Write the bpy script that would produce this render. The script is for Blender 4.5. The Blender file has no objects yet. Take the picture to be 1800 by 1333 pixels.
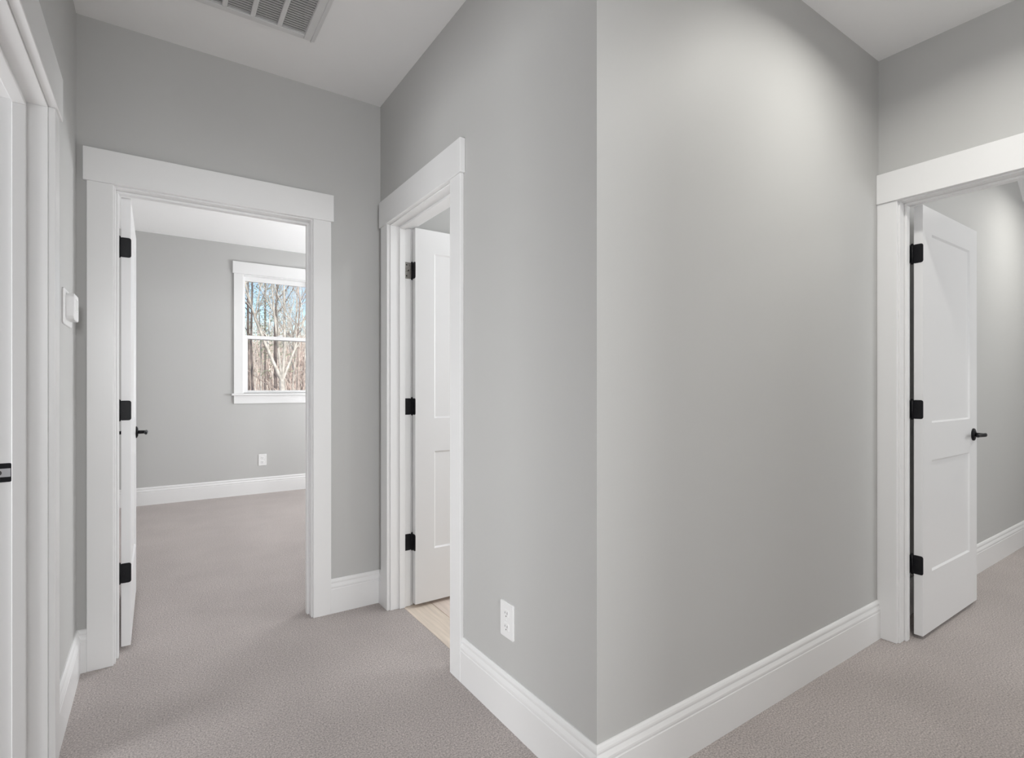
import bpy, bmesh, math, random
from mathutils import Vector, Matrix

random.seed(7)
scene = bpy.context.scene
col = scene.collection
R = math.radians

# ------------------------------------------------------------------ camera
F_PX, HORIZON, YAW, EYE = 923.78, 679.67, 0.59565, 1.1904
cam_d = bpy.data.cameras.new('camera')
cam_d.sensor_width = 36.0
cam_d.lens = F_PX / 1800 * 36
cam_d.shift_y = (HORIZON - 666.5) / 1800
cam_d.clip_start = 0.02
cam_d.clip_end = 400
cam = bpy.data.objects.new('camera', cam_d)
cam.location = (0, 0, EYE)
cam.rotation_euler = (R(90), 0, -YAW)
col.objects.link(cam)
scene.camera = cam

# ------------------------------------------------------------------ view, world, sun, window lamps
vs = scene.view_settings
vs.view_transform = 'Standard'
vs.look = 'None'
vs.gamma = 1.0
vs.exposure = 0.0
vs.use_curve_mapping = False
scene.cycles.max_bounces = 14
scene.cycles.diffuse_bounces = 10
scene.cycles.transparent_max_bounces = 12
scene.cycles.use_denoising = True
scene.cycles.sample_clamp_indirect = 6.0

world = bpy.data.worlds.new('world')
scene.world = world
world.use_nodes = True
wn = world.node_tree
sky = wn.nodes.new('ShaderNodeTexSky')
sky.sky_type = 'NISHITA'
sky.sun_disc = False
sky.sun_elevation = R(38)
sky.sun_rotation = R(190)
sky.air_density = 1.0
sky.dust_density = 0.6
wn.links.new(sky.outputs[0], wn.nodes['Background'].inputs[0])
wn.nodes['Background'].inputs[1].default_value = 0.17

sun_d = bpy.data.lights.new('sun', 'SUN')
sun_d.energy = 5.2
sun_d.angle = R(0.6)
sun_d.color = (1.0, 0.95, 0.87)
sun = bpy.data.objects.new('sun', sun_d)
sun.rotation_euler = Vector((-0.12, 0.78, -0.62)).to_track_quat('-Z', 'Y').to_euler()
col.objects.link(sun)


def area(name, loc, direction, sx, sy, watts, color=(1, 1, 1), spread=180, shape='RECTANGLE'):
    d = bpy.data.lights.new(name, 'AREA')
    d.shape = shape
    d.size = sx
    d.size_y = sy
    d.energy = watts
    d.color = color
    d.spread = R(spread)
    o = bpy.data.objects.new(name, d)
    o.location = loc
    o.rotation_euler = Vector(direction).to_track_quat('-Z', 'Z').to_euler()
    col.objects.link(o)
    return o


XL_WIN, YB_WIN = -0.25, -1.57
# area lamps standing in for daylight at unseen windows
area('daylight_left_room', (-1.40, 0.20, 1.50), (0, 1, 0), 0.7, 1.2, 4, (0.97, 0.985, 1.0))
area('added_fill_left_room_side', (-3.14, 1.60, 0.90), (1, 0, 0), 0.9, 1.2, 70, (0.97, 0.985, 1.0))  # unseen lamp added to brighten the wall opposite the left doorway
area('daylight_bedroom', (3.13, 4.9, 1.5), (-1, 0, 0.3), 1.5, 1.4, 106, (0.97, 0.985, 1.0))
area('added_fill_bathroom', (2.84, 1.95, 1.45), (-1, 0, 0), 1.0, 1.2, 19, (0.97, 0.985, 1.0))  # added lamp, spills through the bathroom door onto the hall carpet
area('added_fill_study', (4.1, YB_WIN, 1.5), (0, 1, 0), 1.2, 1.4, 23, (0.96, 0.985, 1.0))  # added out-of-view lamp for the face of the open study door
area('added_fill_landing', (XL_WIN, -0.55, 1.10), (1, 0, 0.15), 1.0, 1.3, 27, (0.97, 0.985, 1.0))  # fill lamp added beside the camera for the hall walls
area('added_beam_back_room', (-0.05, -3.55, 1.72), (0, 1, -0.05), 0.34, 0.6, 84, (0.97, 0.985, 1.0))  # added narrow lamp; the opening behind the camera trims its beam

# ------------------------------------------------------------------ dimensions (metres)
XL, XR, YE, YC, X3 = -0.274, 1.030, 2.820, 1.093, 2.850
T, H = 0.115, 2.740
YB = -1.60                       # wall behind the camera
YF = 6.42                        # far bedroom wall
BX0, BX1 = -0.55, 3.20           # bedroom side walls
Y3 = 1.118                       # study wall beside the open door
CW, CT, HT = 0.090, 0.017, 0.024  # casing width, casing thickness, header thickness
HB, HTOP = 2.051, 2.190          # header underside and top
JT = 0.018
ZH = 2.046                       # underside of head jamb

# ------------------------------------------------------------------ materials
def mat(name, color, rough=0.5, metal=0.0, bump=None, var=None, spec=0.5, emit=None):
    """bump = (scale, strength, distance); var = (scale, amount) colour variation"""
    m = bpy.data.materials.new(name)
    m.use_nodes = True
    nt = m.node_tree
    b = nt.nodes['Principled BSDF']
    b.inputs['Base Color'].default_value = (*color, 1)
    b.inputs['Roughness'].default_value = rough
    b.inputs['Metallic'].default_value = metal
    b.inputs['Specular IOR Level'].default_value = spec
    tc = nt.nodes.new('ShaderNodeTexCoord')
    if var:
        n = nt.nodes.new('ShaderNodeTexNoise')
        n.inputs['Scale'].default_value = var[0]
        n.inputs['Detail'].default_value = 4
        nt.links.new(tc.outputs['Object'], n.inputs['Vector'])
        r = nt.nodes.new('ShaderNodeValToRGB')
        r.color_ramp.elements[0].position = 0.3
        r.color_ramp.elements[1].position = 0.7
        a = var[1]
        r.color_ramp.elements[0].color = (*[c * (1 - a) for c in color], 1)
        r.color_ramp.elements[1].color = (*[min(1, c * (1 + a)) for c in color], 1)
        nt.links.new(n.outputs['Fac'], r.inputs['Fac'])
        nt.links.new(r.outputs['Color'], b.inputs['Base Color'])
    if bump:
        n2 = nt.nodes.new('ShaderNodeTexNoise')
        n2.inputs['Scale'].default_value = bump[0]
        n2.inputs['Detail'].default_value = 3
        nt.links.new(tc.outputs['Object'], n2.inputs['Vector'])
        bp = nt.nodes.new('ShaderNodeBump')
        bp.inputs['Strength'].default_value = bump[1]
        bp.inputs['Distance'].default_value = bump[2]
        nt.links.new(n2.outputs['Fac'], bp.inputs['Height'])
        nt.links.new(bp.outputs['Normal'], b.inputs['Normal'])
    if emit:
        b.inputs['Emission Color'].default_value = (*emit[0], 1)
        b.inputs['Emission Strength'].default_value = emit[1]
    return m


M = {}
M['wall'] = mat('grey_wall_paint', (0.515, 0.515, 0.507), 0.55, bump=(260, 0.05, 0.002))
M['darkened'] = mat('darkened_wall_paint', (0.22, 0.225, 0.23), 0.6, bump=(260, 0.05, 0.002))  # unseen walls made dark so less light bounces onto the left jamb
M['ceiling'] = mat('flat_white_ceiling_paint', (0.88, 0.88, 0.88), 0.9, bump=(300, 0.05, 0.002))
M['trim'] = mat('white_semigloss_trim', (0.80, 0.80, 0.80), 0.30)
M['door'] = mat('white_door_paint', (0.80, 0.80, 0.805), 0.34)
M['black'] = mat('matte_black_metal', (0.008, 0.008, 0.010), 0.45, bump=(400, 0.04, 0.001), spec=0.25)
M['worn'] = mat('worn_nickel_bronze', (0.30, 0.285, 0.265), 0.35, metal=0.7, var=(90, 0.3))
M['plastic'] = mat('white_plastic', (0.82, 0.82, 0.82), 0.32)
M['slot'] = mat('dark_slot', (0.05, 0.05, 0.05), 0.6)
M['nickel'] = mat('brushed_steel_latch_bore', (0.55, 0.55, 0.57), 0.4, metal=0.6)
M['vent'] = mat('white_enamelled_steel', (0.70, 0.70, 0.70), 0.45)
M['slat'] = mat('grey_steel_louvre', (0.40, 0.40, 0.40), 0.5)
M['duct'] = mat('dark_duct_lining', (0.03, 0.03, 0.03), 0.9, var=(20, 0.3))
M['vinyl'] = mat('white_vinyl_window', (0.84, 0.84, 0.84), 0.35)
M['bark_pale'] = mat('pale_grey_bark', (0.56, 0.52, 0.47), 0.9, var=(6, 0.35))
M['bark_dark'] = mat('dark_pine_bark', (0.16, 0.13, 0.12), 0.95, var=(5, 0.35))
M['bark_mid'] = mat('brown_grey_bark', (0.44, 0.36, 0.32), 0.95, var=(6, 0.35))
M['needles'] = mat('pale_pine_needles', (0.30, 0.36, 0.24), 0.8, var=(2, 0.35))
M['brush_a'] = mat('pinkish_brown_brush', (0.62, 0.49, 0.44), 0.95, var=(1.5, 0.3))
M['brush_b'] = mat('tan_brush', (0.74, 0.66, 0.59), 0.95, var=(1.5, 0.3))
M['litter'] = mat('leaf_litter', (0.42, 0.31, 0.26), 1.0, var=(3, 0.3), bump=(8, 0.6, 0.05))
M['siding'] = mat('exterior_siding', (0.6, 0.6, 0.58), 0.7)
M['lens'] = mat('lit_downlight_lens', (0.9, 0.9, 0.88), 0.5, emit=((1.0, 0.97, 0.92), 6.0))


def carpet_material():
    m = bpy.data.materials.new('taupe_cut_pile_carpet')
    m.use_nodes = True
    nt = m.node_tree
    b = nt.nodes['Principled BSDF']
    b.inputs['Roughness'].default_value = 1.0
    b.inputs['Specular IOR Level'].default_value = 0.05
    b.inputs['Sheen Weight'].default_value = 0.15
    tc = nt.nodes.new('ShaderNodeTexCoord')
    fine = nt.nodes.new('ShaderNodeTexNoise')
    fine.inputs['Scale'].default_value = 175
    fine.inputs['Detail'].default_value = 5
    fine.inputs['Roughness'].default_value = 0.75
    big = nt.nodes.new('ShaderNodeTexNoise')
    big.inputs['Scale'].default_value = 3.2
    big.inputs['Detail'].default_value = 4
    for n in (fine, big):
        nt.links.new(tc.outputs['Object'], n.inputs['Vector'])
    r1 = nt.nodes.new('ShaderNodeValToRGB')
    r1.color_ramp.elements[0].position = 0.34
    r1.color_ramp.elements[1].position = 0.66
    r1.color_ramp.elements[0].color = (0.238, 0.212, 0.202, 1)
    r1.color_ramp.elements[1].color = (0.75, 0.678, 0.65, 1)
    nt.links.new(fine.outputs['Fac'], r1.inputs['Fac'])
    r2 = nt.nodes.new('ShaderNodeValToRGB')
    r2.color_ramp.elements[0].position = 0.35
    r2.color_ramp.elements[1].position = 0.65
    r2.color_ramp.elements[0].color = (0.95, 0.95, 0.95, 1)
    r2.color_ramp.elements[1].color = (1.03, 1.03, 1.03, 1)
    nt.links.new(big.outputs['Fac'], r2.inputs['Fac'])
    mx = nt.nodes.new('ShaderNodeMix')
    mx.data_type = 'RGBA'
    mx.blend_type = 'MULTIPLY'
    mx.inputs['Factor'].default_value = 1
    nt.links.new(r1.outputs['Color'], mx.inputs['A'])
    nt.links.new(r2.outputs['Color'], mx.inputs['B'])
    nt.links.new(mx.outputs['Result'], b.inputs['Base Color'])
    bp = nt.nodes.new('ShaderNodeBump')
    bp.inputs['Strength'].default_value = 0.6
    bp.inputs['Distance'].default_value = 0.010
    nt.links.new(fine.outputs['Fac'], bp.inputs['Height'])
    nt.links.new(bp.outputs['Normal'], b.inputs['Normal'])
    return m


M['carpet'] = carpet_material()


def plank_material(name, c):
    m = bpy.data.materials.new(name)
    m.use_nodes = True
    nt = m.node_tree
    b = nt.nodes['Principled BSDF']
    b.inputs['Roughness'].default_value = 0.45
    tc = nt.nodes.new('ShaderNodeTexCoord')
    mp = nt.nodes.new('ShaderNodeMapping')
    mp.inputs['Scale'].default_value = (40, 3, 3)
    n = nt.nodes.new('ShaderNodeTexNoise')
    n.inputs['Scale'].default_value = 1.6
    n.inputs['Detail'].default_value = 6
    nt.links.new(tc.outputs['Object'], mp.inputs['Vector'])
    nt.links.new(mp.outputs['Vector'], n.inputs['Vector'])
    r = nt.nodes.new('ShaderNodeValToRGB')
    r.color_ramp.elements[0].position = 0.3
    r.color_ramp.elements[1].position = 0.7
    r.color_ramp.elements[0].color = (*[x * 0.86 for x in c], 1)
    r.color_ramp.elements[1].color = (*[min(1, x * 1.08) for x in c], 1)
    nt.links.new(n.outputs['Fac'], r.inputs['Fac'])
    nt.links.new(r.outputs['Color'], b.inputs['Base Color'])
    return m


M['plank_a'] = plank_material('pale_oak_plank', (0.78, 0.68, 0.58))
M['plank_b'] = plank_material('pinkish_oak_plank', (0.77, 0.66, 0.585))


def glass_material():
    m = bpy.data.materials.new('clear_window_glass')
    m.use_nodes = True
    nt = m.node_tree
    nt.nodes.clear()
    out = nt.nodes.new('ShaderNodeOutputMaterial')
    tr = nt.nodes.new('ShaderNodeBsdfTransparent')
    tr.inputs[0].default_value = (0.97, 0.98, 0.98, 1)
    gl = nt.nodes.new('ShaderNodeBsdfGlossy')
    gl.inputs['Roughness'].default_value = 0.02
    fr = nt.nodes.new('ShaderNodeFresnel')
    fr.inputs[0].default_value = 1.45
    mx = nt.nodes.new('ShaderNodeMixShader')
    nt.links.new(fr.outputs[0], mx.inputs[0])
    nt.links.new(tr.outputs[0], mx.inputs[1])
    nt.links.new(gl.outputs[0], mx.inputs[2])
    nt.links.new(mx.outputs[0], out.inputs[0])
    return m


M['glass'] = glass_material()

# ------------------------------------------------------------------ helpers
def empty(name, loc=(0, 0, 0)):
    o = bpy.data.objects.new(name, None)
    o.location = loc
    o.empty_display_size = 0.05
    col.objects.link(o)
    return o


def tag(o, label=None, cat=None, group=None, kind=None):
    if label:
        o['label'] = label
    if cat:
        o['category'] = cat
    if group:
        o['group'] = group
    if kind:
        o['kind'] = kind
    return o


def bbox_faces(bm, x0, x1, y0, y1, z0, z1, f=None, bev=0.0):
    """box between the limits, every corner sent through f"""
    tmp = bmesh.new()
    xs, ys, zs = sorted((x0, x1)), sorted((y0, y1)), sorted((z0, z1))
    vs_ = [tmp.verts.new((x, y, z)) for x in xs for y in ys for z in zs]
    for q in ((0, 1, 3, 2), (4, 6, 7, 5), (0, 4, 5, 1), (2, 3, 7, 6), (0, 2, 6, 4), (1, 5, 7, 3)):
        tmp.faces.new([vs_[i] for i in q])
    bmesh.ops.recalc_face_normals(tmp, faces=tmp.faces)
    if bev:
        bmesh.ops.bevel(tmp, geom=list(tmp.edges), offset=bev, segments=1, profile=0.5, affect='EDGES')
    merge(bm, tmp, f)


def merge(bm, tmp, f=None):
    mp = {}
    for v in tmp.verts:
        co = f(*v.co) if f else v.co
        mp[v] = bm.verts.new(co)
    for fc in tmp.faces:
        try:
            nf = bm.faces.new([mp[v] for v in fc.verts])
            nf.smooth = fc.smooth
        except ValueError:
            pass
    tmp.free()


def cyl(bm, p0, p1, r0, r1=None, n=20, f=None, caps=True):
    r1 = r0 if r1 is None else r1
    p0, p1 = Vector(p0), Vector(p1)
    ax = (p1 - p0).normalized()
    up = Vector((0, 0, 1)) if abs(ax.z) < 0.9 else Vector((1, 0, 0))
    a = ax.cross(up).normalized()
    b = ax.cross(a)
    tmp = bmesh.new()
    rings = []
    for p, r in ((p0, r0), (p1, r1)):
        rings.append([tmp.verts.new(p + (a * math.cos(t) + b * math.sin(t)) * r)
                      for t in [2 * math.pi * i / n for i in range(n)]])
    for i in range(n):
        q = tmp.faces.new((rings[0][i], rings[0][(i + 1) % n], rings[1][(i + 1) % n], rings[1][i]))
        q.smooth = True
    if caps:
        tmp.faces.new(rings[0])
        tmp.faces.new(rings[1])
    merge(bm, tmp, f)


def build(name, bm, material, parent=None, origin=None, fix=True):
    if fix:
        bmesh.ops.recalc_face_normals(bm, faces=bm.faces)
    me = bpy.data.meshes.new(name)
    if origin is not None:
        bmesh.ops.translate(bm, verts=bm.verts, vec=-Vector(origin))
    bm.to_mesh(me)
    bm.free()
    me.materials.append(material)
    o = bpy.data.objects.new(name, me)
    col.objects.link(o)
    if origin is not None:
        o.location = origin
    if parent:
        o.parent = parent
        o.location = Vector(o.location) - Vector(parent.location)
    return o


def B(name, material, parent, boxes, f=None, bev=0.0, origin=None):
    bm = bmesh.new()
    for b in boxes:
        bbox_faces(bm, *b, f=f, bev=bev)
    return build(name, bm, material, parent, origin)


def rounded_plate(bm, w, h, t, r, f, seg=5):
    """plate w x h x t centred on (0,0), front at t; f maps (a, b, depth)"""
    pts = []
    for cx, cy, a0 in ((w / 2 - r, h / 2 - r, 0), (-w / 2 + r, h / 2 - r, 90), (-w / 2 + r, -h / 2 + r, 180), (w / 2 - r, -h / 2 + r, 270)):
        for i in range(seg + 1):
            a = R(a0 + 90 * i / seg)
            pts.append((cx + r * math.cos(a), cy + r * math.sin(a)))
    c = min(0.0018, t * 0.6)
    k = 1 - 2 * c / min(w, h)
    rings = []
    for s, d in ((1, 0), (1, t - c), (k, t)):
        rings.append([bm.verts.new(f(x * s, y * s, d)) for x, y in pts])
    n = len(pts)
    for a, b in ((0, 1), (1, 2)):
        for i in range(n):
            bm.faces.new((rings[a][i], rings[a][(i + 1) % n], rings[b][(i + 1) % n], rings[b][i]))
    bm.faces.new(rings[2])
    bm.faces.new(rings[0])


# ------------------------------------------------------------------ room shell
def wall(name, x0, x1, y0, y1, holes, label, axis, z1=H, z0=0.0, material='wall'):
    """holes: (a0, a1, z0, z1) along axis 0 = x or 1 = y"""
    boxes = []
    a0, a1 = (x0, x1) if axis == 0 else (y0, y1)

    def add(p, q, za, zb):
        if q - p > 1e-4 and zb - za > 1e-4:
            boxes.append((p, q, y0, y1, za, zb) if axis == 0 else (x0, x1, p, q, za, zb))
    cur = a0
    for h in sorted(holes):
        add(cur, h[0], z0, z1)
        add(h[0], h[1], z0, h[2])
        add(h[0], h[1], h[3], z1)
        cur = h[1]
    add(cur, a1, z0, z1)
    o = B(name, M[material], None, boxes)
    return tag(o, label, 'wall', kind='structure')


# door openings: jamb faces
D0 = (1.335, 2.130)      # left wall, along y
D1 = (-0.143, 0.663)     # end wall, along x
D2 = (1.963, 2.670)      # right wall of the short hall, along y
D3 = (0.232, 1.006)      # study wall, along y
D4 = (-0.160, 0.440)     # opening added behind the camera to trim the beam, along x
hole = lambda d: (d[0] - JT, d[1] + JT, 0.0, ZH + JT)

wall('wall_left', XL - T, XL, -3.6, YE, [(-1.05, -0.05, 0.45, 1.75), hole(D0)], 'grey painted wall at the left edge carrying the thermostat', 1)
wall('wall_end', -3.20, BX1, YE, YE + T, [hole(D1)], 'dim grey end wall around the open bedroom doorway', 0)
wall('wall_right', XR, XR + T, YC + T, YE, [hole(D2)], 'grey wall with the bathroom doorway and power outlet', 1)
wall('wall_center', XR, X3 + T, YC, YC + T, [], 'wide grey wall right of the outside corner, lit from above', 0)
wall('wall_study', X3 + T, 6.6, Y3, Y3 + T, [], 'pale grey wall seen beyond the right-hand open door', 0)
wall('wall_landing', X3, X3 + T, YB, YC, [hole(D3)], 'grey wall above and around the right-hand doorway', 1)
wall('wall_back', XL - T, 6.6, YB - T, YB, [hole(D4), (3.5, 4.7, 0.8, 2.2)], 'grey wall behind the viewpoint', 0)
WIN = (0.785, 1.560, 1.115, 2.425)   # visible bedroom window hole
wall('wall_bedroom_far', BX0 - T, BX1 + T, YF, YF + T, [WIN], 'grey bedroom wall around the window', 0)
wall('wall_bedroom_left', BX0 - T, BX0, YE + T, YF, [], 'grey bedroom wall behind the open door', 1)
wall('wall_bedroom_right', BX1, BX1 + T, YE, YF, [(4.15, 5.65, 0.9, 2.3)], 'grey bedroom wall with a window outside the picture', 1)
wall('wall_bathroom_right', 2.90, 2.90 + T, YC + T, YE, [(1.45, 2.45, 0.85, 2.05)], 'grey bathroom wall opposite its door', 1)
wall('wall_study_right', 6.6, 6.6 + T, YB - T, Y3 + T, [], 'grey low wall under the sloped study ceiling', 1)
wall('wall_left_room_near', -3.20, XL - T, 0.05, 0.05 + T, [(-1.75, -1.05, 0.9, 2.1)], 'near slate wall of the room left of the hall, kept dark to cut bounced light', 0, material='darkened')
wall('wall_left_room', -3.20 - T, -3.20, 0.05, YE + T, [(1.15, 2.05, 0.3, 1.5)], 'slate wall of the room left of the hall, kept dark to cut bounced light', 1, material='darkened')

wall('added_back_room_wall', XL - T, 1.2 + T, -3.6 - T, -3.6, [(-0.30, 0.20, 1.10, 2.00)], 'window wall added behind the landing for the light beam', 0)
wall('added_back_room_side', 1.2, 1.2 + T, -3.6, YB - T, [], 'side wall added behind the landing to enclose the light beam', 1)

# ceiling slab with an opening for the return vent
VX0, VX1, VY0, VY1 = 0.024, 0.541, 1.905, 2.420      # vent clear opening
cx0, cx1, cy0, cy1 = -3.32, 6.72, -3.72, YF + T
o = B('ceiling', M['ceiling'], None, [
    (cx0, VX0, cy0, cy1, H, H + 0.1), (VX1, cx1, cy0, cy1, H, H + 0.1),
    (VX0, VX1, cy0, VY0, H, H + 0.1), (VX0, VX1, VY1, cy1, H, H + 0.1)])
tag(o, 'flat white ceiling over the hall and the rooms', 'ceiling', kind='structure')
# sloped study ceiling, from the flat ceiling down to the low wall
bm = bmesh.new()
sl = [(5.225, H), (6.6, H - 1.375 * 0.825), (6.6, H)]
a = [bm.verts.new((x, YB, z)) for x, z in sl]
b = [bm.verts.new((x, Y3, z)) for x, z in sl]
bm.faces.new(a)
bm.faces.new(b)
for i in range(3):
    bm.faces.new((a[i], a[(i + 1) % 3], b[(i + 1) % 3], b[i]))
tag(build('ceiling_slope', bm, M['ceiling']), 'sloped ceiling edge at the top right corner beyond the doorway', 'ceiling', kind='structure')

# carpet and bathroom floor
TX = 1.104                                             # carpet ends under the bathroom door
o = B('floor', M['carpet'], None, [
    (XL - T, 1.2, -3.6, YB, -0.06, 0), (XL - T, TX, YB, YC, -0.06, 0), (-3.20, XL - T, 0.05, YC, -0.06, 0), (TX, 6.6, YB, YC, -0.06, 0), (X3, 6.6, YC, Y3, -0.06, 0),
    (-3.20, TX, YC, YE + T, -0.06, 0), (BX0, BX1, YE + T, YF, -0.06, 0)])
tag(o, 'taupe cut-pile carpet running through hall, bedroom and study', 'carpet', kind='structure')
bf = B('floor_bathroom', M['slot'], None, [(TX, 2.90, YC + T, YE, -0.06, -0.012)])
tag(bf, 'pale wood plank floor just inside the bathroom doorway', 'floor', kind='structure')
me_cache = {}
pw, pl, k = 0.148, 0.90, 0
x = TX + 0.002
row = 0
while x < 2.86:
    y = YC + T + 0.004 - (0.62 if row % 2 else 0.28)
    while y < YE - 0.01:
        ya, yb = max(y, YC + T + 0.003), min(y + pl, YE - 0.003)
        if yb - ya > 0.03:
            bm = bmesh.new()
            bbox_faces(bm, x, min(x + pw, 2.895), ya, yb, -0.012, -0.002, bev=0.0015)
            p = build('plank', bm, M['plank_a' if (row + k) % 2 else 'plank_b'], bf, origin=((x + pw / 2), ya, -0.012))
            k += 1
        y += pl + 0.003
    x += pw + 0.003
    row += 1

# exterior skin so that daylight only enters through the openings
o = B('foundation', M['siding'], None, [(-3.3, 6.7, -3.7, YF + T, -3.2, -0.06)])
tag(o, 'storey of the house below the carpeted floor', 'wall', kind='structure')

# ------------------------------------------------------------------ baseboards
PROFILE = [(0, 0), (0.0155, 0), (0.0155, 0.126), (0.0135, 0.1285), (0.0135, 0.133), (0.0155, 0.1355),
           (0.0150, 0.142), (0.0115, 0.150), (0.0090, 0.155), (0.0090, 0.1585), (0.0110, 0.161),
           (0.0105, 0.167), (0.0075, 0.174), (0.0040, 0.178), (0, 0.178)]


def base_run(bm, p, q, n, e0=0, e1=0):
    """profile swept from p to q on a wall with normal n; e = +1 outside mitre, -1 inside mitre"""
    p, q, n = Vector((*p, 0)), Vector((*q, 0)), Vector((*n, 0))
    d = (q - p).normalized()
    A = [bm.verts.new(p + n * o - d * e0 * o + Vector((0, 0, z))) for o, z in PROFILE]
    Bv = [bm.verts.new(q + n * o + d * e1 * o + Vector((0, 0, z))) for o, z in PROFILE]
    m = len(PROFILE)
    for i in range(m):
        bm.faces.new((A[i], A[(i + 1) % m], Bv[(i + 1) % m], Bv[i]))
    bm.faces.new(A)
    bm.faces.new(Bv)


def baseboard(name, run, label):
    bm = bmesh.new()
    base_run(bm, *run)
    return tag(build(name, bm, M['trim']), label, 'baseboard', kind='structure')


CO = CW + 0.006
baseboard('baseboard_left', ((XL, D0[1] + CO), (XL, YE), (1, 0), 0, -1), 'short white baseboard below the thermostat at the left')
baseboard('baseboard_left', ((XL, YB), (XL, D0[0] - CO), (1, 0), -1, 0), 'white baseboard on the left wall behind the viewpoint')
baseboard('baseboard_end', ((XL, YE), (D1[0] - CO, YE), (0, -1), -1, 0), 'tiny white baseboard return left of the bedroom door frame')
baseboard('baseboard_end', ((D1[1] + CO, YE), (XR, YE), (0, -1), 0, -1), 'short white baseboard between the bedroom and bathroom doorways')
baseboard('baseboard_right', ((XR, D2[1] + CO), (XR, YE), (-1, 0), 0, -1), 'tiny white baseboard return beyond the bathroom door frame')
baseboard('baseboard_right', ((XR, YC), (XR, D2[0] - CO), (-1, 0), 1, 0), 'white moulded baseboard under the outlet, left of the outside corner')
baseboard('baseboard_center', ((XR, YC), (X3, YC), (0, -1), 1, 0), 'long white moulded baseboard right of the outside corner')
baseboard('baseboard_landing', ((X3, YB), (X3, D3[0] - CO), (-1, 0), -1, 0), 'white baseboard on the near side of the right-hand doorway')
baseboard('baseboard_study', ((X3 + T + 0.02, Y3), (6.6, Y3), (0, -1), 0, -1), 'white baseboard receding behind the right-hand open door')
baseboard('baseboard_bedroom', ((BX0, YF), (BX1, YF), (0, -1), -1, -1), 'white baseboard below the bedroom window')
baseboard('baseboard_bedroom', ((BX0, YE + T), (BX0, YF), (1, 0), -1, -1), 'white baseboard hidden behind the open bedroom door')
baseboard('baseboard_bedroom', ((BX1, YE + T), (BX1, YF), (-1, 0), -1, -1), 'white baseboard on the bedroom side wall out of view')
baseboard('baseboard_bedroom', ((D1[1] + CO, YE + T), (BX1, YE + T), (0, 1), 0, -1), 'white baseboard on the back of the end wall')
baseboard('baseboard_bathroom', ((2.90, YC + T), (2.90, YE), (-1, 0), -1, -1), 'white baseboard on the far bathroom wall out of view')
baseboard('baseboard_bathroom', ((XR + T + 0.02, YC + T), (2.90, YC + T), (0, 1), 0, -1), 'white baseboard on the near bathroom wall out of view')
baseboard('baseboard_bathroom', ((XR + T + 0.02, YE), (2.90, YE), (0, -1), 0, -1), 'white baseboard behind the open bathroom door')
baseboard('baseboard_back', ((D4[1] + CO, YB), (X3, YB), (0, 1), 0, -1), 'white baseboard behind the viewpoint')

# ------------------------------------------------------------------ door trims
def door_trim(name, d, f, label, full_hdr0=None):
    """f maps (u, v, z): u along the wall, v = 0 at the hall face growing into the room"""
    a, b = d
    rt = tag(empty(name, f(a, 0, 0)), label, 'door frame', kind='structure')
    rev = 0.006

    def P(nm, box, bev=0.0018):
        return B(nm, M['trim'], rt, [box], f=f, bev=bev, origin=f(*[(box[i] + box[i + 1]) / 2 for i in (0, 2)], box[4]))
    # jambs and stops
    P('jamb', (a - JT, a, 0, T, 0, ZH + JT), 0.001)
    P('jamb', (b, b + JT, 0, T, 0, ZH + JT), 0.001)
    P('head_jamb', (a, b, 0, T, ZH, ZH + JT), 0.001)
    P('door_stop', (a, a + 0.009, 0.048, 0.080, 0, ZH - 0.011))
    P('door_stop', (b - 0.011, b, 0.048, 0.080, 0, ZH - 0.011))
    P('head_stop', (a, b, 0.048, 0.080, ZH - 0.011, ZH))
    for s in (0, 1):
        va, vb = (-CT, 0) if s == 0 else (T, T + CT)
        ha, hb = (-HT, 0) if s == 0 else (T, T + HT)
        lo = a - CO
        hi = b + CO
        hl, hh = lo - 0.012, hi + 0.012
        if s == 0 and full_hdr0:
            lo, hi, hl, hh = full_hdr0(lo, hi, hl, hh)
        P('casing', (lo, a - rev, va, vb, 0, HB))
        P('casing', (b + rev, hi, va, vb, 0, HB))
        P('header', (hl, hh, ha, hb, HB, HTOP))
    return rt


f0 = lambda u, v, z: Vector((XL - v, u, z))
f1 = lambda u, v, z: Vector((u, YE + v, z))
f2 = lambda u, v, z: Vector((XR + v, u, z))
f3 = lambda u, v, z: Vector((X3 + v, u, z))
t0 = door_trim('trim_1', D0, f0, 'white door frame at the far left edge with a black strike plate')
t1 = door_trim('trim_2', D1, f1, 'white door frame with flat header around the bedroom doorway')
t2 = door_trim('trim_3', D2, f2, 'narrow-looking white door frame around the bathroom doorway')
t3 = door_trim('trim_4', D3, f3, 'white door frame around the right-hand doorway, running out of the picture',
               lambda lo, hi, hl, hh: (lo, YC, hl, YC))
door_trim('trim_5', D4, lambda u, v, z: Vector((u, YB - v, z)), 'white cased opening added behind the viewpoint to trim the light',
          lambda lo, hi, hl, hh: (lo, hi, XL, hh))

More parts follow.
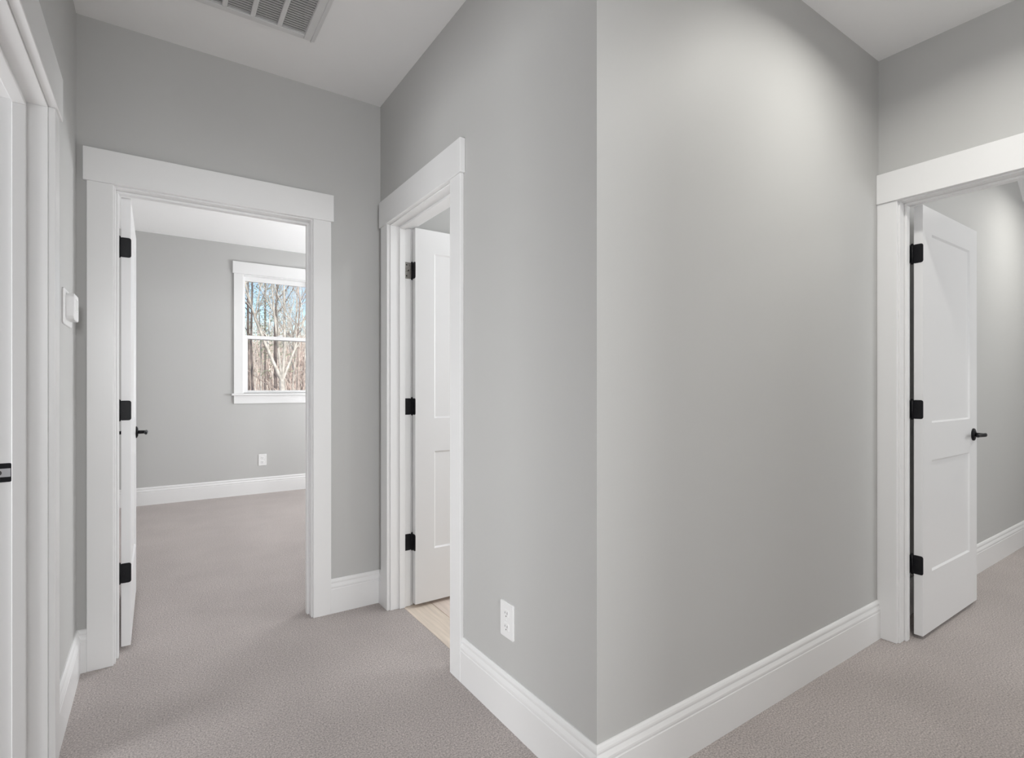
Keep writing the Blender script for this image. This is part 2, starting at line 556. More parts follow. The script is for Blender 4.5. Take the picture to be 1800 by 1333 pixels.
# strike plate on the far jamb of the left doorway
zs = 0.935
bm = bmesh.new()
fs = lambda p, q, t: Vector((XL - 0.0985 + p, D0[1] - t, zs + q))
rounded_plate(bm, 0.072 - 0.000, 0.056, 0.0018, 0.006, lambda p, q, t: Vector((XL - 0.1165 + p * 1.0, D0[1] - t, zs + q)))
sp = build('strike_plate', bm, M['black'], t0, origin=(XL - 0.1165, D0[1], zs))
tag(sp, 'black strike plate')
bm = bmesh.new()
bbox_faces(bm, XL - 0.109, XL - 0.083, D0[1] - 0.0026, D0[1] - 0.0010, zs - 0.0125, zs + 0.0125, bev=0.0004)
h_ = build('latch_bore', bm, M['nickel'], sp)
h_.location = Vector((0, 0, 0)) - Vector((XL - 0.1165, D0[1], zs))
bm = bmesh.new()
cyl(bm, (XL - 0.110, D0[1] - 0.0031, zs), (XL - 0.110, D0[1] - 0.0008, zs), 0.008, n=16)
h_ = build('bore_hole', bm, M['slot'], sp)
h_.location = Vector((0, 0, 0)) - Vector((XL - 0.1165, D0[1], zs))

# ------------------------------------------------------------------ door leaves
def door_leaf(name, f, width, label, hinge_f, worn_top=False):
    """f maps (l, t, z): l from the hinge edge along the leaf, t through its thickness (0 = face towards the hall).
    hinge_f maps (s, t, z) for the jamb leaf of each hinge: s along jamb depth."""
    TH, Z0, Z1, ST = 0.035, 0.018, 2.043, 0.112
    rt = tag(empty(name, f(0, 0, 0)), label, 'door', kind='structure')
    o_ = Vector(f(0, 0, 0))
    us = [0, ST, width - ST, width]
    zs_ = [Z0, 0.303, 0.836, 1.016, 1.920, Z1]
    bm = bmesh.new()
    panels = []
    INS, REC = 0.008, 0.007
    for side, t in ((0, 0.0), (1, TH)):
        sgn = 1 if side == 0 else -1
        for i in range(3):
            for j in range(5):
                u0, u1, w0, w1 = us[i], us[i + 1], zs_[j], zs_[j + 1]
                if i == 1 and j in (1, 3):
                    outer = [(u0, w0), (u1, w0), (u1, w1), (u0, w1)]
                    inner = [(u0 + INS, w0 + INS), (u1 - INS, w0 + INS), (u1 - INS, w1 - INS), (u0 + INS, w1 - INS)]
                    vo = [bm.verts.new(f(x_, t, z_)) for x_, z_ in outer]
                    vi = [bm.verts.new(f(x_, t + sgn * REC, z_)) for x_, z_ in inner]
                    for q in range(4):
                        bm.faces.new((vo[q], vo[(q + 1) % 4], vi[(q + 1) % 4], vi[q]))
                    if side == 0:
                        panels.append((u0 + INS, u1 - INS, w0 + INS, w1 - INS))
                else:
                    bm.faces.new([bm.verts.new(f(x_, t, z_)) for x_, z_ in ((u0, w0), (u1, w0), (u1, w1), (u0, w1))])
    for quad in ([(0, 0, Z0), (0, TH, Z0), (0, TH, Z1), (0, 0, Z1)], [(width, 0, Z0), (width, TH, Z0), (width, TH, Z1), (width, 0, Z1)],
                 [(0, 0, Z0), (width, 0, Z0), (width, TH, Z0), (0, TH, Z0)], [(0, 0, Z1), (width, 0, Z1), (width, TH, Z1), (0, TH, Z1)]):
        bm.faces.new([bm.verts.new(f(*c)) for c in quad])
    bmesh.ops.remove_doubles(bm, verts=bm.verts, dist=0.0002)
    build('slab', bm, M['door'], rt, origin=o_)
    for (u0, u1, w0, w1) in panels:
        bm = bmesh.new()
        bbox_faces(bm, u0 - 0.001, u1 + 0.001, REC, TH - REC, w0 - 0.001, w1 + 0.001, f=f)
        build('panel', bm, M['door'], rt, origin=f((u0 + u1) / 2, TH / 2, w0))
    # hinges
    for hi, zc in enumerate((1.818, 1.082, 0.348)):
        worn = worn_top and hi == 0
        bm = bmesh.new()
        pz = 0.0445
        # pin stands 7 mm outside the back face
        cyl(bm, f(-0.001, TH + 0.007, zc - pz), f(-0.001, TH + 0.007, zc + pz), 0.0062, n=14)
        cyl(bm, f(-0.001, TH + 0.007, zc + pz), f(-0.001, TH + 0.007, zc + pz + 0.006), 0.0070, 0.003, n=14)
        cyl(bm, f(-0.001, TH + 0.007, zc - pz - 0.004), f(-0.001, TH + 0.007, zc - pz), 0.003, 0.0066, n=14)
        for kz in (-0.027, -0.009, 0.009, 0.027):
            cyl(bm, f(-0.001, TH + 0.007, zc + kz - 0.0006), f(-0.001, TH + 0.007, zc + kz + 0.0006), 0.0068, n=14)
        hg = build('hinge', bm, M['black'], rt, origin=f(0, TH, zc))
        tag(hg, 'black butt hinge')
        bm = bmesh.new()
        rounded_plate(bm, 0.042, 0.089, 0.0022, 0.010, lambda p, q, t: f(-t, TH + 0.005 - 0.021 + p, zc + q))
        lf = build('hinge_leaf', bm, M['black'], hg)
        lf.location = -Vector(f(0, TH, zc))
        bm = bmesh.new()
        rounded_plate(bm, 0.044, 0.089, 0.0022, 0.010, lambda p, q, t: hinge_f(T + 0.004 - 0.022 + p, t, zc + q))
        lf = build('hinge_leaf', bm, M['worn' if worn else 'black'], hg)
        if worn:
            tag(lf, 'hinge leaf worn to bare metal')
        lf.location = -Vector(f(0, TH, zc))
        bm = bmesh.new()
        for sq, sp_ in ((-0.030, -0.004), (0.0, 0.006), (0.030, -0.004)):
            c0 = hinge_f(T - 0.020 + sp_, 0.0018, zc + sq)
            c1 = hinge_f(T - 0.020 + sp_, 0.0030, zc + sq)
            cyl(bm, c0, c1, 0.0042, 0.0036, n=12)
            cyl(bm, f(-0.0018, TH - 0.014 + sp_, zc + sq), f(-0.0030, TH - 0.014 + sp_, zc + sq), 0.0042, 0.0036, n=12)
        sc_ = build('screws', bm, M['black'], hg)
        sc_['kind'] = 'stuff'
        sc_.location = -Vector(f(0, TH, zc))
    # lever handles, one on each face, levers pointing to the hinges
    lx, lz = width - 0.060, 0.930
    for s in (0, 1):
        t_at = (lambda d: -d) if s == 0 else (lambda d: TH + d)
        bm = bmesh.new()
        cyl(bm, f(lx, t_at(0.006), lz), f(lx, t_at(0.042), lz), 0.0105, 0.0095, n=18)
        # lever: tapered rounded bar
        n = 14
        rings = []
        for i in range(8):
            q = i / 7
            L = lx + 0.012 - q * 0.128
            hw, th = 0.0105 - 0.003 * q, 0.0075 - 0.0015 * q
            c = t_at(0.049 - 0.004 * math.sin(q * math.pi))
            rings.append([bm.verts.new(f(L, c + th * math.cos(2 * math.pi * k_ / n), lz + hw * math.sin(2 * math.pi * k_ / n))) for k_ in range(n)])
        for i in range(7):
            for k_ in range(n):
                bm.faces.new((rings[i][k_], rings[i][(k_ + 1) % n], rings[i + 1][(k_ + 1) % n], rings[i + 1][k_])).smooth = True
        bm.faces.new(rings[0])
        bm.faces.new(rings[-1])
        lv = build('lever_handle', bm, M['black'], rt, origin=f(lx, t_at(0), lz))
        tag(lv, 'black lever handle')
        bm = bmesh.new()
        cyl(bm, f(lx, t_at(0), lz), f(lx, t_at(0.006), lz), 0.0335, 0.0325, n=32)
        cyl(bm, f(lx, t_at(0.006), lz), f(lx, t_at(0.011), lz), 0.0325, 0.019, n=32)
        ro = build('rosette', bm, M['black'], lv)
        ro.location = -Vector(f(lx, t_at(0), lz))
    # latch face plate on the free edge
    bm = bmesh.new()
    bbox_faces(bm, width - 0.0005, width + 0.0015, TH / 2 - 0.0125, TH / 2 + 0.0125, lz - 0.028, lz + 0.028, f=f)
    build('latch_plate', bm, M['black'], rt, origin=f(width, TH / 2, lz))
    return rt


# each leaf stands open at a right angle; t = 0 is the face turned to the hall side when closed
PIN1 = (D1[0] + 0.007, YE + T + 0.007)
door_leaf('door_1', lambda l, t, z: Vector((PIN1[0] + 0.042 - t, PIN1[1] + 0.002 + l, z)), 0.794,
          'white two-panel door open into the bedroom, seen almost edge-on', lambda s, t, z: Vector((D1[0] + t, YE + s, z)))
PIN2 = (XR + T + 0.007, D2[1] - 0.001)
door_leaf('door_2', lambda l, t, z: Vector((PIN2[0] + 0.002 + l, PIN2[1] - 0.042 + t, z)), 0.701,
          'bright white two-panel door open into the bathroom', lambda s, t, z: Vector((XR + s, D2[1] - t, z)), worn_top=True)
PIN3 = (X3 + T + 0.007, D3[1] - 0.006)
door_leaf('door_3', lambda l, t, z: Vector((PIN3[0] + 0.002 + l, PIN3[1] - 0.042 + t, z)), 0.762,
          'white two-panel door with black lever, open at the right', lambda s, t, z: Vector((X3 + s, D3[1] - t, z)))

# ------------------------------------------------------------------ bedroom window
wx0, wx1, wz0, wz1 = WIN
fw_ = lambda x_, y_, z_: Vector((x_, y_, z_))
w = tag(empty('window_1', ((wx0 + wx1) / 2, YF, wz0)), 'white single-hung window in the bedroom with bare woods outside', 'window', kind='structure')


def W(nm, box, m='trim', bev=0.0015, parent=None):
    return B(nm, M[m], parent or w, [box], bev=bev, origin=((box[0] + box[1]) / 2, (box[2] + box[3]) / 2, box[4]))


W('casing', (wx0 - 0.085, wx0 + 0.004, YF - CT, YF, wz0, wz1 - 0.003))
W('casing', (wx1 - 0.004, wx1 + 0.085, YF - CT, YF, wz0, wz1 - 0.003))
W('header', (wx0 - 0.097, wx1 + 0.097, YF - HT, YF, wz1 - 0.003, wz1 + 0.127))
W('stool', (wx0 - 0.110, wx1 + 0.110, YF - 0.045, YF + 0.06, wz0 - 0.022, wz0))
W('apron', (wx0 - 0.085, wx1 + 0.085, YF - CT, YF, wz0 - 0.112, wz0 - 0.022))
W('jamb', (wx0, wx0 + 0.012, YF, YF + T, wz0, wz1), 'vinyl', 0.001)
W('jamb', (wx1 - 0.012, wx1, YF, YF + T, wz0, wz1), 'vinyl', 0.001)
W('head_jamb', (wx0 + 0.012, wx1 - 0.012, YF, YF + T, wz1 - 0.012, wz1), 'vinyl', 0.001)
W('sill', (wx0 + 0.012, wx1 - 0.012, YF + 0.06, YF + T + 0.02, wz0 - 0.012, wz0 + 0.006), 'vinyl', 0.001)
zm = 1.735
ix0, ix1 = wx0 + 0.012, wx1 - 0.012


def sash(y0, y1, z0, z1, sw, rt_, rb_):
    bm = bmesh.new()
    for bx in ((ix0, ix0 + sw, y0, y1, z0, z1), (ix1 - sw, ix1, y0, y1, z0, z1),
               (ix0 + sw, ix1 - sw, y0, y1, z1 - rt_, z1), (ix0 + sw, ix1 - sw, y0, y1, z0, z0 + rb_)):
        bbox_faces(bm, *bx, bev=0.0015)
    s_ = build('sash', bm, M['vinyl'], w, origin=((ix0 + ix1) / 2, y0, z0))
    bm = bmesh.new()
    ym = (y0 + y1) / 2
    bbox_faces(bm, ix0 + sw - 0.004, ix1 - sw + 0.004, ym - 0.002, ym + 0.002, z0 + rb_ - 0.004, z1 - rt_ + 0.004)
    g_ = build('pane', bm, M['glass'], s_)
    g_.location = -Vector(((ix0 + ix1) / 2, y0, z0))
    return s_


sash(YF + 0.075, YF + 0.105, zm - 0.020, wz1 - 0.012, 0.024, 0.050, 0.034)   # upper, outer
low = sash(YF + 0.040, YF + 0.072, wz0 + 0.002, zm + 0.022, 0.046, 0.038, 0.030)   # lower, inner
bm = bmesh.new()
xc = (wx0 + wx1) / 2
bbox_faces(bm, xc - 0.026, xc + 0.026, YF + 0.028, YF + 0.060, zm + 0.022, zm + 0.030, bev=0.002)
cyl(bm, (xc, YF + 0.045, zm + 0.030), (xc, YF + 0.045, zm + 0.040), 0.012, 0.009, n=16)
bbox_faces(bm, xc - 0.008, xc + 0.034, YF + 0.034, YF + 0.044, zm + 0.034, zm + 0.041, bev=0.002)
lk = build('sash_lock', bm, M['vinyl'], w, origin=(xc, YF + 0.04, zm + 0.022))


def plain_window(name, axis, at, a0, a1, z0, z1, depth, label):
    """a simple fixed window in a wall out of view: frame, mullion and pane"""
    rt = empty(name, (at, (a0 + a1) / 2, z0) if axis == 0 else ((a0 + a1) / 2, at, z0))
    tag(rt, label, 'window', kind='structure')
    g = (lambda a, d, z: Vector((at + d, a, z))) if axis == 0 else (lambda a, d, z: Vector((a, at + d, z)))
    d0, d1 = sorted((depth * 0.25, depth))
    bm = bmesh.new()
    for bx in ((a0, a0 + 0.05, d0, d1, z0, z1), (a1 - 0.05, a1, d0, d1, z0, z1), (a0 + 0.05, a1 - 0.05, d0, d1, z0, z0 + 0.05),
               (a0 + 0.05, a1 - 0.05, d0, d1, z1 - 0.05, z1), (a0 + 0.05, a1 - 0.05, d0, d1, (z0 + z1) / 2 - 0.02, (z0 + z1) / 2 + 0.02)):
        bbox_faces(bm, *bx, f=g)
    build('window_frame', bm, M['vinyl'], rt, origin=rt.location.copy())
    bm = bmesh.new()
    bbox_faces(bm, a0 + 0.045, a1 - 0.045, depth * 0.5, depth * 0.55, z0 + 0.045, z1 - 0.045, f=g)
    build('pane', bm, M['glass'], rt, origin=rt.location.copy())
    bm = bmesh.new()
    bbox_faces(bm, a0 + 0.01, a1 - 0.01, depth * 0.14, depth * 0.16, z0 + 0.01, z1 - 0.03, f=g)
    cyl(bm, g(a0 + 0.01, depth * 0.18, z1 - 0.022), g(a1 - 0.01, depth * 0.18, z1 - 0.022), 0.018, n=16)
    build('added_sun_blocker', bm, M['plastic'], rt, origin=rt.location.copy())  # opaque sheet added to keep sun and sky out of the unseen windows


plain_window('window_2', 1, 0.05 + T, -1.75, -1.05, 0.9, 2.1, -T, 'window in the room left of the hall, outside the picture')
plain_window('window_3', 0, BX1, 4.15, 5.65, 0.9, 2.3, T, 'side window of the bedroom, outside the picture')
plain_window('added_window_4', 0, XL, -1.05, -0.05, 0.45, 1.75, -T, 'side window added behind the viewpoint for the fill lamp')
plain_window('added_window_5', 1, YB, 3.5, 4.7, 0.8, 2.2, -T, 'added study window outside the picture, for the fill lamp')

plain_window('added_window_7', 1, -3.6, -0.30, 0.20, 1.10, 2.00, -T, 'added window behind the landing for the light beam')
plain_window('added_window_8', 0, 2.90, 1.45, 2.45, 0.85, 2.05, T, 'added bathroom window opposite its door, for the fill lamp')
plain_window('added_window_6', 0, -3.20, 1.15, 2.05, 0.3, 1.5, -T, 'added side window of the room left of the hall, for the fill lamp')

# ------------------------------------------------------------------ things on the walls and ceiling
# thermostat on the left wall
th = tag(empty('thermostat', (XL, 2.53, 1.48)), 'white rounded thermostat on a wider back plate on the left wall', 'thermostat')
bm = bmesh.new()
rounded_plate(bm, 0.225, 0.128, 0.006, 0.016, lambda p, q, t: Vector((XL + t, 2.528 + p, 1.478 + q)))
build('back_plate', bm, M['plastic'], th, origin=(XL, 2.528, 1.478))
bm = bmesh.new()
rounded_plate(bm, 0.126, 0.096, 0.024, 0.016, lambda p, q, t: Vector((XL + 0.006 + t, 2.528 + p, 1.481 + q)))
tb = build('body', bm, M['plastic'], th, origin=(XL, 2.528, 1.481))
bm = bmesh.new()
rounded_plate(bm, 0.062, 0.044, 0.0008, 0.004, lambda p, q, t: Vector((XL + 0.0299 + t, 2.528 + p, 1.490 + q)))
sc_ = build('display', bm, mat('pale_lcd', (0.76, 0.77, 0.76), 0.25), tb)
sc_.location = -Vector((XL, 2.528, 1.481))
tag(sc_, 'blank pale display')


def outlet(name, g, label):
    """g maps (p along the wall, q up, t out of the wall) about the plate centre"""
    o_ = g(0, 0, 0)
    rt = tag(empty(name, o_), label, 'power outlet')
    bm = bmesh.new()
    rounded_plate(bm, 0.082, 0.126, 0.006, 0.006, g)
    build('cover_plate', bm, M['plastic'], rt, origin=o_)
    for q0 in (0.0235, -0.0235):
        bm = bmesh.new()
        rounded_plate(bm, 0.034, 0.030, 0.0024, 0.009, lambda p, q, t: g(p, q + q0, t + 0.0055))
        r_ = build('receptacle', bm, M['plastic'], rt, origin=g(0, q0, 0))
        bm = bmesh.new()
        for p0, hh in ((-0.0065, 0.0085), (0.0065, 0.0065)):
            bbox_faces(bm, p0 - 0.0011, p0 + 0.0011, q0 + 0.003 - hh / 2, q0 + 0.003 + hh / 2, 0.007, 0.0082, f=lambda a_, b_, c_: g(a_, b_, c_))
        cyl(bm, g(0, q0 - 0.0085, 0.007), g(0, q0 - 0.0085, 0.0082), 0.0024, n=10)
        s_ = build('socket_slots', bm, M['slot'], r_)
        s_['kind'] = 'stuff'
        s_.location = -Vector(g(0, q0, 0))
    bm = bmesh.new()
    cyl(bm, g(0, 0, 0.0055), g(0, 0, 0.0072), 0.0036, 0.0030, n=14)
    build('screw', bm, M['plastic'], rt, origin=o_)
    return rt


outlet('power_outlet', lambda p, q, t: Vector((XR - t, 1.5455 + p, 0.365 + q)), 'white outlet low on the hall wall beside the outside corner')
outlet('power_outlet', lambda p, q, t: Vector((0.985 + p, YF - t, 0.372 + q)), 'small white outlet on the bedroom wall below the window')

# ceiling return vent
v = tag(empty('ceiling_vent', ((VX0 + VX1) / 2, (VY0 + VY1) / 2, H)), 'white louvred ceiling vent at the top edge', 'vent')
fl = 0.048
B('frame', M['vent'], v, [
    (VX0 - fl, VX0, VY0 - fl, VY1 + 0.030, H - 0.008, H), (VX1, VX1 + fl, VY0 - fl, VY1 + 0.030, H - 0.008, H),
    (VX0, VX1, VY0 - fl, VY0, H - 0.008, H), (VX0, VX1, VY1, VY1 + 0.030, H - 0.008, H)], bev=0.0025, origin=v.location)
B('lip', M['vent'], v, [(VX1 + 0.030, VX1 + 0.036, VY0 - fl, VY1 + 0.030, H - 0.012, H - 0.007)], bev=0.001, origin=v.location)
for i in range(1, 5):
    xb = VX0 + i * 0.1034
    B('divider', M['vent'], v, [(xb - 0.0095, xb + 0.0095, VY0, VY1, H - 0.008, H + 0.004)], bev=0.0015, origin=(xb, VY0, H))
ns = 34
sm = bmesh.new()
c_, s__ = math.cos(R(-12)), math.sin(R(-12))
bbox_faces(sm, VX0, VX1, -0.0047, 0.0047, -0.0006, 0.0006, f=lambda a_, b_, z_: Vector((a_, b_ * c_ - z_ * s__, b_ * s__ + z_ * c_)))
first = None
for i in range(ns):
    yy = VY0 + (i + 0.5) * (VY1 - VY0) / ns
    if first is None:
        first = build('slat', sm, M['slat'], v)
        s_ = first
    else:
        s_ = first.copy()
        col.objects.link(s_)
        s_.parent = v
    s_.location = Vector((0, yy, H + 0.002)) - v.location
B('duct_box', M['duct'], v, [
    (VX0 - 0.01, VX0, VY0, VY1, H + 0.01, H + 0.3), (VX1, VX1 + 0.01, VY0, VY1, H + 0.01, H + 0.3),
    (VX0, VX1, VY0 - 0.01, VY0, H + 0.01, H + 0.3), (VX0, VX1, VY1, VY1 + 0.01, H + 0.01, H + 0.3),
    (VX0, VX1, VY0, VY1, H + 0.3, H + 0.31)], origin=v.location)


def downlight(x_, y_, watts, label, spread=150, color=(1.0, 0.985, 0.935)):
    rt = tag(empty('downlight', (x_, y_, H)), label, 'ceiling light', 'recessed ceiling lights')
    bm = bmesh.new()
    n = 40
    prof = [(0.066, H - 0.001), (0.066, H - 0.004), (0.078, H - 0.006), (0.088, H - 0.004), (0.090, H)]
    rr = [[bm.verts.new((x_ + r_ * math.cos(2 * math.pi * i / n), y_ + r_ * math.sin(2 * math.pi * i / n), z_)) for i in range(n)] for r_, z_ in prof]
    for a_ in range(len(prof) - 1):
        for i in range(n):
            bm.faces.new((rr[a_][i], rr[a_][(i + 1) % n], rr[a_ + 1][(i + 1) % n], rr[a_ + 1][i])).smooth = True
    build('trim_ring', bm, M['plastic'], rt, origin=rt.location)
    bm = bmesh.new()
    cyl(bm, (x_, y_, H - 0.003), (x_, y_, H), 0.066, n=40)
    build('lens', bm, M['lens'], rt, origin=rt.location)
    l_ = area('downlight_lamp', (x_, y_, H - 0.008), (0, 0, -1), 0.12, 0.12, watts, color, spread, 'DISK')
    l_.parent = rt
    l_.location = (0, 0, -0.008)
    return rt


downlight(2.08, 0.52, 9.6, 'round ceiling downlight washing the wide grey wall, just out of view', spread=155)
downlight(1.30, -0.75, 6, 'added ceiling downlight filling in from behind the viewpoint')  # unseen lamp added to lift the wide wall and the ceiling
downlight(2.20, 1.55, 9, 'round ceiling downlight in the bathroom', spread=170, color=(0.96, 0.98, 1.0))
downlight(4.95, 0.45, 13, 'round ceiling downlight in the study beyond the right-hand door', spread=155)

# ------------------------------------------------------------------ outdoors: winter woods behind the bedroom window
def ground_z(x_, y_):
    t = max(0.0, (y_ - 18) / 60)
    return -3.2 + 3.4 * min(1.0, t) ** 1.3 + 0.15 * math.sin(x_ * 0.21) * math.cos(y_ * 0.17)


bm = bmesh.new()
nx, ny = 40, 40
gv = [[bm.verts.new((-30 + 90 * i / nx, YF + T + 110 * j / ny, ground_z(-30 + 90 * i / nx, YF + T + 110 * j / ny))) for j in range(ny + 1)] for i in range(nx + 1)]
for i in range(nx):
    for j in range(ny):
        bm.faces.new((gv[i][j], gv[i + 1][j], gv[i + 1][j + 1], gv[i][j + 1])).smooth = True
tag(build('ground', bm, M['litter']), 'leaf-covered ground rising under the woods outside', 'ground', kind='structure')


class Tubes:
    def __init__(self):
        self.v, self.f = [], []

    def tube(self, pts, rad, n=5):
        base = len(self.v)
        m = len(pts)
        for i, (p, r_) in enumerate(zip(pts, rad)):
            d = (pts[min(i + 1, m - 1)] - pts[max(i - 1, 0)]).normalized()
            up = Vector((1, 0, 0)) if abs(d.x) < 0.8 else Vector((0, 1, 0))
            a_ = d.cross(up).normalized()
            b_ = d.cross(a_)
            for k_ in range(n):
                t_ = 2 * math.pi * k_ / n
                self.v.append(p + (a_ * math.cos(t_) + b_ * math.sin(t_)) * r_)
        for i in range(m - 1):
            for k_ in range(n):
                q = (k_ + 1) % n
                self.f.append((base + i * n + k_, base + i * n + q, base + (i + 1) * n + q, base + (i + 1) * n + k_))

    def obj(self, name, material, parent=None, origin=None):
        me = bpy.data.meshes.new(name)
        o3 = Vector(origin) if origin is not None else Vector((0, 0, 0))
        me.from_pydata([tuple(p - o3) for p in self.v], [], self.f)
        me.materials.append(material)
        for p in me.polygons:
            p.use_smooth = True
        o_ = bpy.data.objects.new(name, me)
        col.objects.link(o_)
        if parent:
            o_.parent = parent
            o_.location = o3 - Vector(parent.location)
        else:
            o_.location = o3
        return o_


def limb(tb_, p, d, length, r0, depth, rng, n=5, wob=0.18, rise=0.25, kids=(3, 5), shrink=0.55):
    seg = 5
    pts, rad = [p.copy()], [r0]
    q, dd = p.copy(), d.normalized()
    for i in range(seg):
        dd = (dd + Vector((rng.uniform(-wob, wob), rng.uniform(-wob, wob), rng.uniform(-wob * 0.5, wob) + rise * 0.2))).normalized()
        q = q + dd * (length / seg)
        pts.append(q.copy())
        rad.append(max(0.004, r0 * (1 - 0.82 * (i + 1) / seg)))
    tb_.tube(pts, rad, n)
    if depth > 0:
        for _ in range(rng.randint(*kids)):
            i = rng.randint(1, seg - 1)
            az = rng.uniform(0, 2 * math.pi)
            side = Vector((math.cos(az), math.sin(az), rng.uniform(0.1, 0.9)))
            nd = ((pts[i + 1] - pts[i]).normalized() * 0.9 + side * 0.75).normalized()
            limb(tb_, pts[i].copy(), nd, length * rng.uniform(shrink * 0.75, shrink * 1.15), rad[i] * 0.6, depth - 1, rng, max(3, n - 1), wob, rise, kids, shrink)


def bare_tree(x_, y_, height, r0, material, label, group=None, seed=0, first_branch=0.3, nb=12, lean=0.02, blen=0.28, depth=2):
    rng = random.Random(seed)
    zg = ground_z(x_, y_) - 0.1
    rt = tag(empty('bare_tree', (x_, y_, zg)), label, 'tree', group)
    tk, br = Tubes(), Tubes()
    own = group is None          # trees that stand out: every limb a part of its own
    pts, rad = [], []
    seg = 10
    lx_, ly_ = rng.uniform(-lean, lean), rng.uniform(-lean, lean)
    for i in range(seg + 1):
        t = i / seg
        pts.append(Vector((x_ + lx_ * height * t + rng.uniform(-1, 1) * 0.010 * height * t, y_ + ly_ * height * t, zg + height * t)))
        rad.append(max(0.012, r0 * (1 - 0.88 * t ** 0.9)))
    tk.tube(pts, rad, 7)
    for _ in range(nb):
        t = first_branch + (0.97 - first_branch) * rng.random()
        i = min(seg - 1, int(t * seg))
        p = pts[i].lerp(pts[i + 1], t * seg - i)
        az = rng.uniform(0, 2 * math.pi)
        if own:
            br = Tubes()
        limb(br, p, Vector((math.cos(az), math.sin(az), rng.uniform(0.5, 1.3))), height * blen * (1.15 - 0.75 * t), rad[i] * 0.5, depth, rng)
        if own:
            br.obj('limb', material, rt, (x_, y_, zg))
    tk.obj('trunk', material, rt, (x_, y_, zg))
    if not own:
        br.obj('branches', material, rt, (x_, y_, zg))['kind'] = 'stuff'
    return rt


def at(px, Y):
    """x at distance Y in the direction of a picture column"""
    k_ = (px - 900) / F_PX
    dx = math.sin(YAW) + math.cos(YAW) * k_
    dy = math.cos(YAW) - math.sin(YAW) * k_
    return dx / dy * Y


# the pale tree that forks at sill height in the middle of the window
fx, fy = at(496, 17.0), 17.0
zg = ground_z(fx, fy) - 0.1
rt = tag(empty('forked_tree', (fx, fy, zg)), 'pale tree forking low in the middle of the window', 'tree')
tk = Tubes()
zf = 1.36
tk.tube([Vector((fx, fy, zg)), Vector((fx + 0.04, fy, zg + 2.5)), Vector((fx, fy, zf))], [0.12, 0.085, 0.08], 8)
tk.obj('trunk', M['bark_pale'], rt, (fx, fy, zg))
rng = random.Random(3)
for (dx, dz, L, r_) in ((-1.15, 2.4, 5.0, 0.055), (-0.50, 2.9, 5.4, 0.040), (0.42, 3.0, 5.6, 0.048), (1.10, 2.5, 5.2, 0.044)):
    br = Tubes()
    limb(br, Vector((fx, fy, zf - 0.15 + 0.1 * abs(dx))), Vector((dx, rng.uniform(-0.2, 0.2), dz)), L, r_, 2, rng, 6, 0.13, 0.10, (6, 8), 0.42)
    br.obj('limb', M['bark_pale'], rt, (fx, fy, zf))

# named trees that can be told apart
bare_tree(at(444, 19), 19.0, 15.0, 0.055, M['bark_dark'], 'dark straight trunk at the left side of the window', seed=11, first_branch=0.35, nb=14, blen=0.2)
bare_tree(at(485, 23), 23.0, 17.0, 0.085, M['bark_dark'], 'thick dark trunk rising through the upper pane behind the forked tree', seed=12, first_branch=0.42, nb=14, blen=0.2, lean=0.005)
bare_tree(at(529, 21), 21.0, 13.0, 0.06, M['bark_mid'], 'slim brown tree at the right side of the window', seed=13, first_branch=0.3, nb=16, blen=0.26)
bare_tree(at(462, 25), 25.0, 13.0, 0.055, M['bark_pale'], 'slim pale tree between the two dark trunks', seed=14, nb=16, first_branch=0.3)
bare_tree(at(513, 27), 27.0, 15.0, 0.06, M['bark_pale'], 'tall pale tree right of the forked tree', seed=15, nb=18, first_branch=0.3)


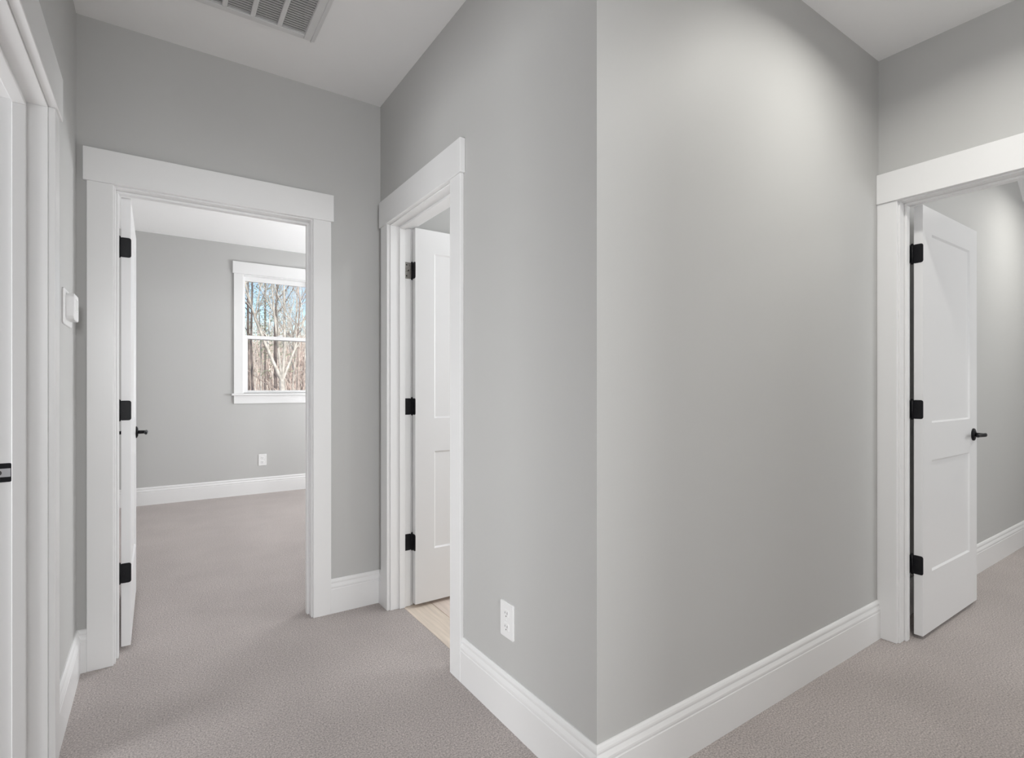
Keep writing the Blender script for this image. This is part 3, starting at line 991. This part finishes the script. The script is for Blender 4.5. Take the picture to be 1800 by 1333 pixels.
def pine(x_, y_, height, label, seed):
    rng = random.Random(seed)
    zg = ground_z(x_, y_) - 0.1
    rt = tag(empty('pine_tree', (x_, y_, zg)), label, 'tree')
    tk = Tubes()
    tk.tube([Vector((x_, y_, zg + height * t)) for t in (0, 0.3, 0.6, 1.0)], [0.075, 0.06, 0.05, 0.012], 7)
    tk.obj('trunk', M['bark_dark'], rt, (x_, y_, zg))
    vs_, fs_ = [], []
    for _ in range(2600):
        t = 0.38 + 0.62 * rng.random() ** 0.9
        az = rng.uniform(0, 2 * math.pi)
        rr = (1.25 - t) * height * 0.20 * (0.25 + 0.75 * rng.random())
        c = Vector((math.cos(az) * rr, math.sin(az) * rr, height * t + 0.12 * rr))
        d = Vector((math.cos(az), math.sin(az), rng.uniform(0.0, 0.8))).normalized() * rng.uniform(0.10, 0.22)
        s_ = Vector((rng.uniform(-1, 1), rng.uniform(-1, 1), rng.uniform(-1, 1))).cross(d).normalized() * 0.018
        b_ = len(vs_)
        vs_ += [tuple(c - s_), tuple(c + s_), tuple(c + d)]
        fs_.append((b_, b_ + 1, b_ + 2))
    me = bpy.data.meshes.new('foliage')
    me.from_pydata(vs_, [], fs_)
    me.materials.append(M['needles'])
    o_ = bpy.data.objects.new('foliage', me)
    col.objects.link(o_)
    o_.parent = rt
    o_['kind'] = 'stuff'
    return rt


pine(at(436, 24), 24.0, 12.0, 'green pine at the far left of the window', 21)
pine(at(466, 33), 33.0, 15.0, 'green pine behind the slim trunks left of centre in the window', 22)

for i in range(26):
    px_ = 424 + 125 * ((i * 0.618) % 1.0)
    Y_ = 24 + 22 * ((i * 0.377) % 1.0)
    bare_tree(at(px_, Y_), Y_, random.uniform(5.0, 8.5), random.uniform(0.03, 0.055), M[('bark_mid', 'bark_pale', 'brush_b')[i % 3]],
              'slender bare tree among the woods outside the window', 'slender bare trees in the woods', seed=100 + i, first_branch=0.2, nb=12, blen=0.22, depth=1)

# far woods: too dense and distant to count
tb_ = Tubes()
mats_idx = []
for mi, (cnt, sd) in enumerate(((1700, 5), (1500, 6), (600, 8))):
    rng = random.Random(sd)
    for _ in range(cnt):
        Y_ = rng.uniform(46, 80)
        X_ = Y_ * rng.uniform(0.02, 0.36)
        z_ = ground_z(X_, Y_)
        h_ = rng.uniform(2.0, 7.0) if rng.random() < 0.8 else rng.uniform(6, 10)
        p0 = Vector((X_, Y_, z_ - 0.2))
        p1 = p0 + Vector((rng.uniform(-0.3, 0.3), 0, h_ * 0.55))
        p2 = p1 + Vector((rng.uniform(-0.6, 0.6), 0, h_ * 0.45))
        r_ = rng.uniform(0.03, 0.08)
        tb_.tube([p0, p1, p2], [r_, r_ * 0.7, 0.015], 4)
        for _b in range(8):
            s_ = p0.lerp(p2, rng.uniform(0.2, 0.9))
            e_ = s_ + Vector((rng.uniform(-1, 1), rng.uniform(-0.5, 0.5), rng.uniform(0.5, 1.8)))
            tb_.tube([s_, e_], [r_ * 0.35, 0.01], 3)
    mats_idx += [mi] * (len(tb_.f) - len(mats_idx))
o_ = tb_.obj('distant_woods', M['brush_a'])
o_.data.materials.append(M['brush_b'])
o_.data.materials.append(M['bark_mid'])
o_.data.polygons.foreach_set('material_index', mats_idx)
tag(o_, 'far pinkish-brown winter thicket filling the gaps between the trees', 'woods', kind='stuff')
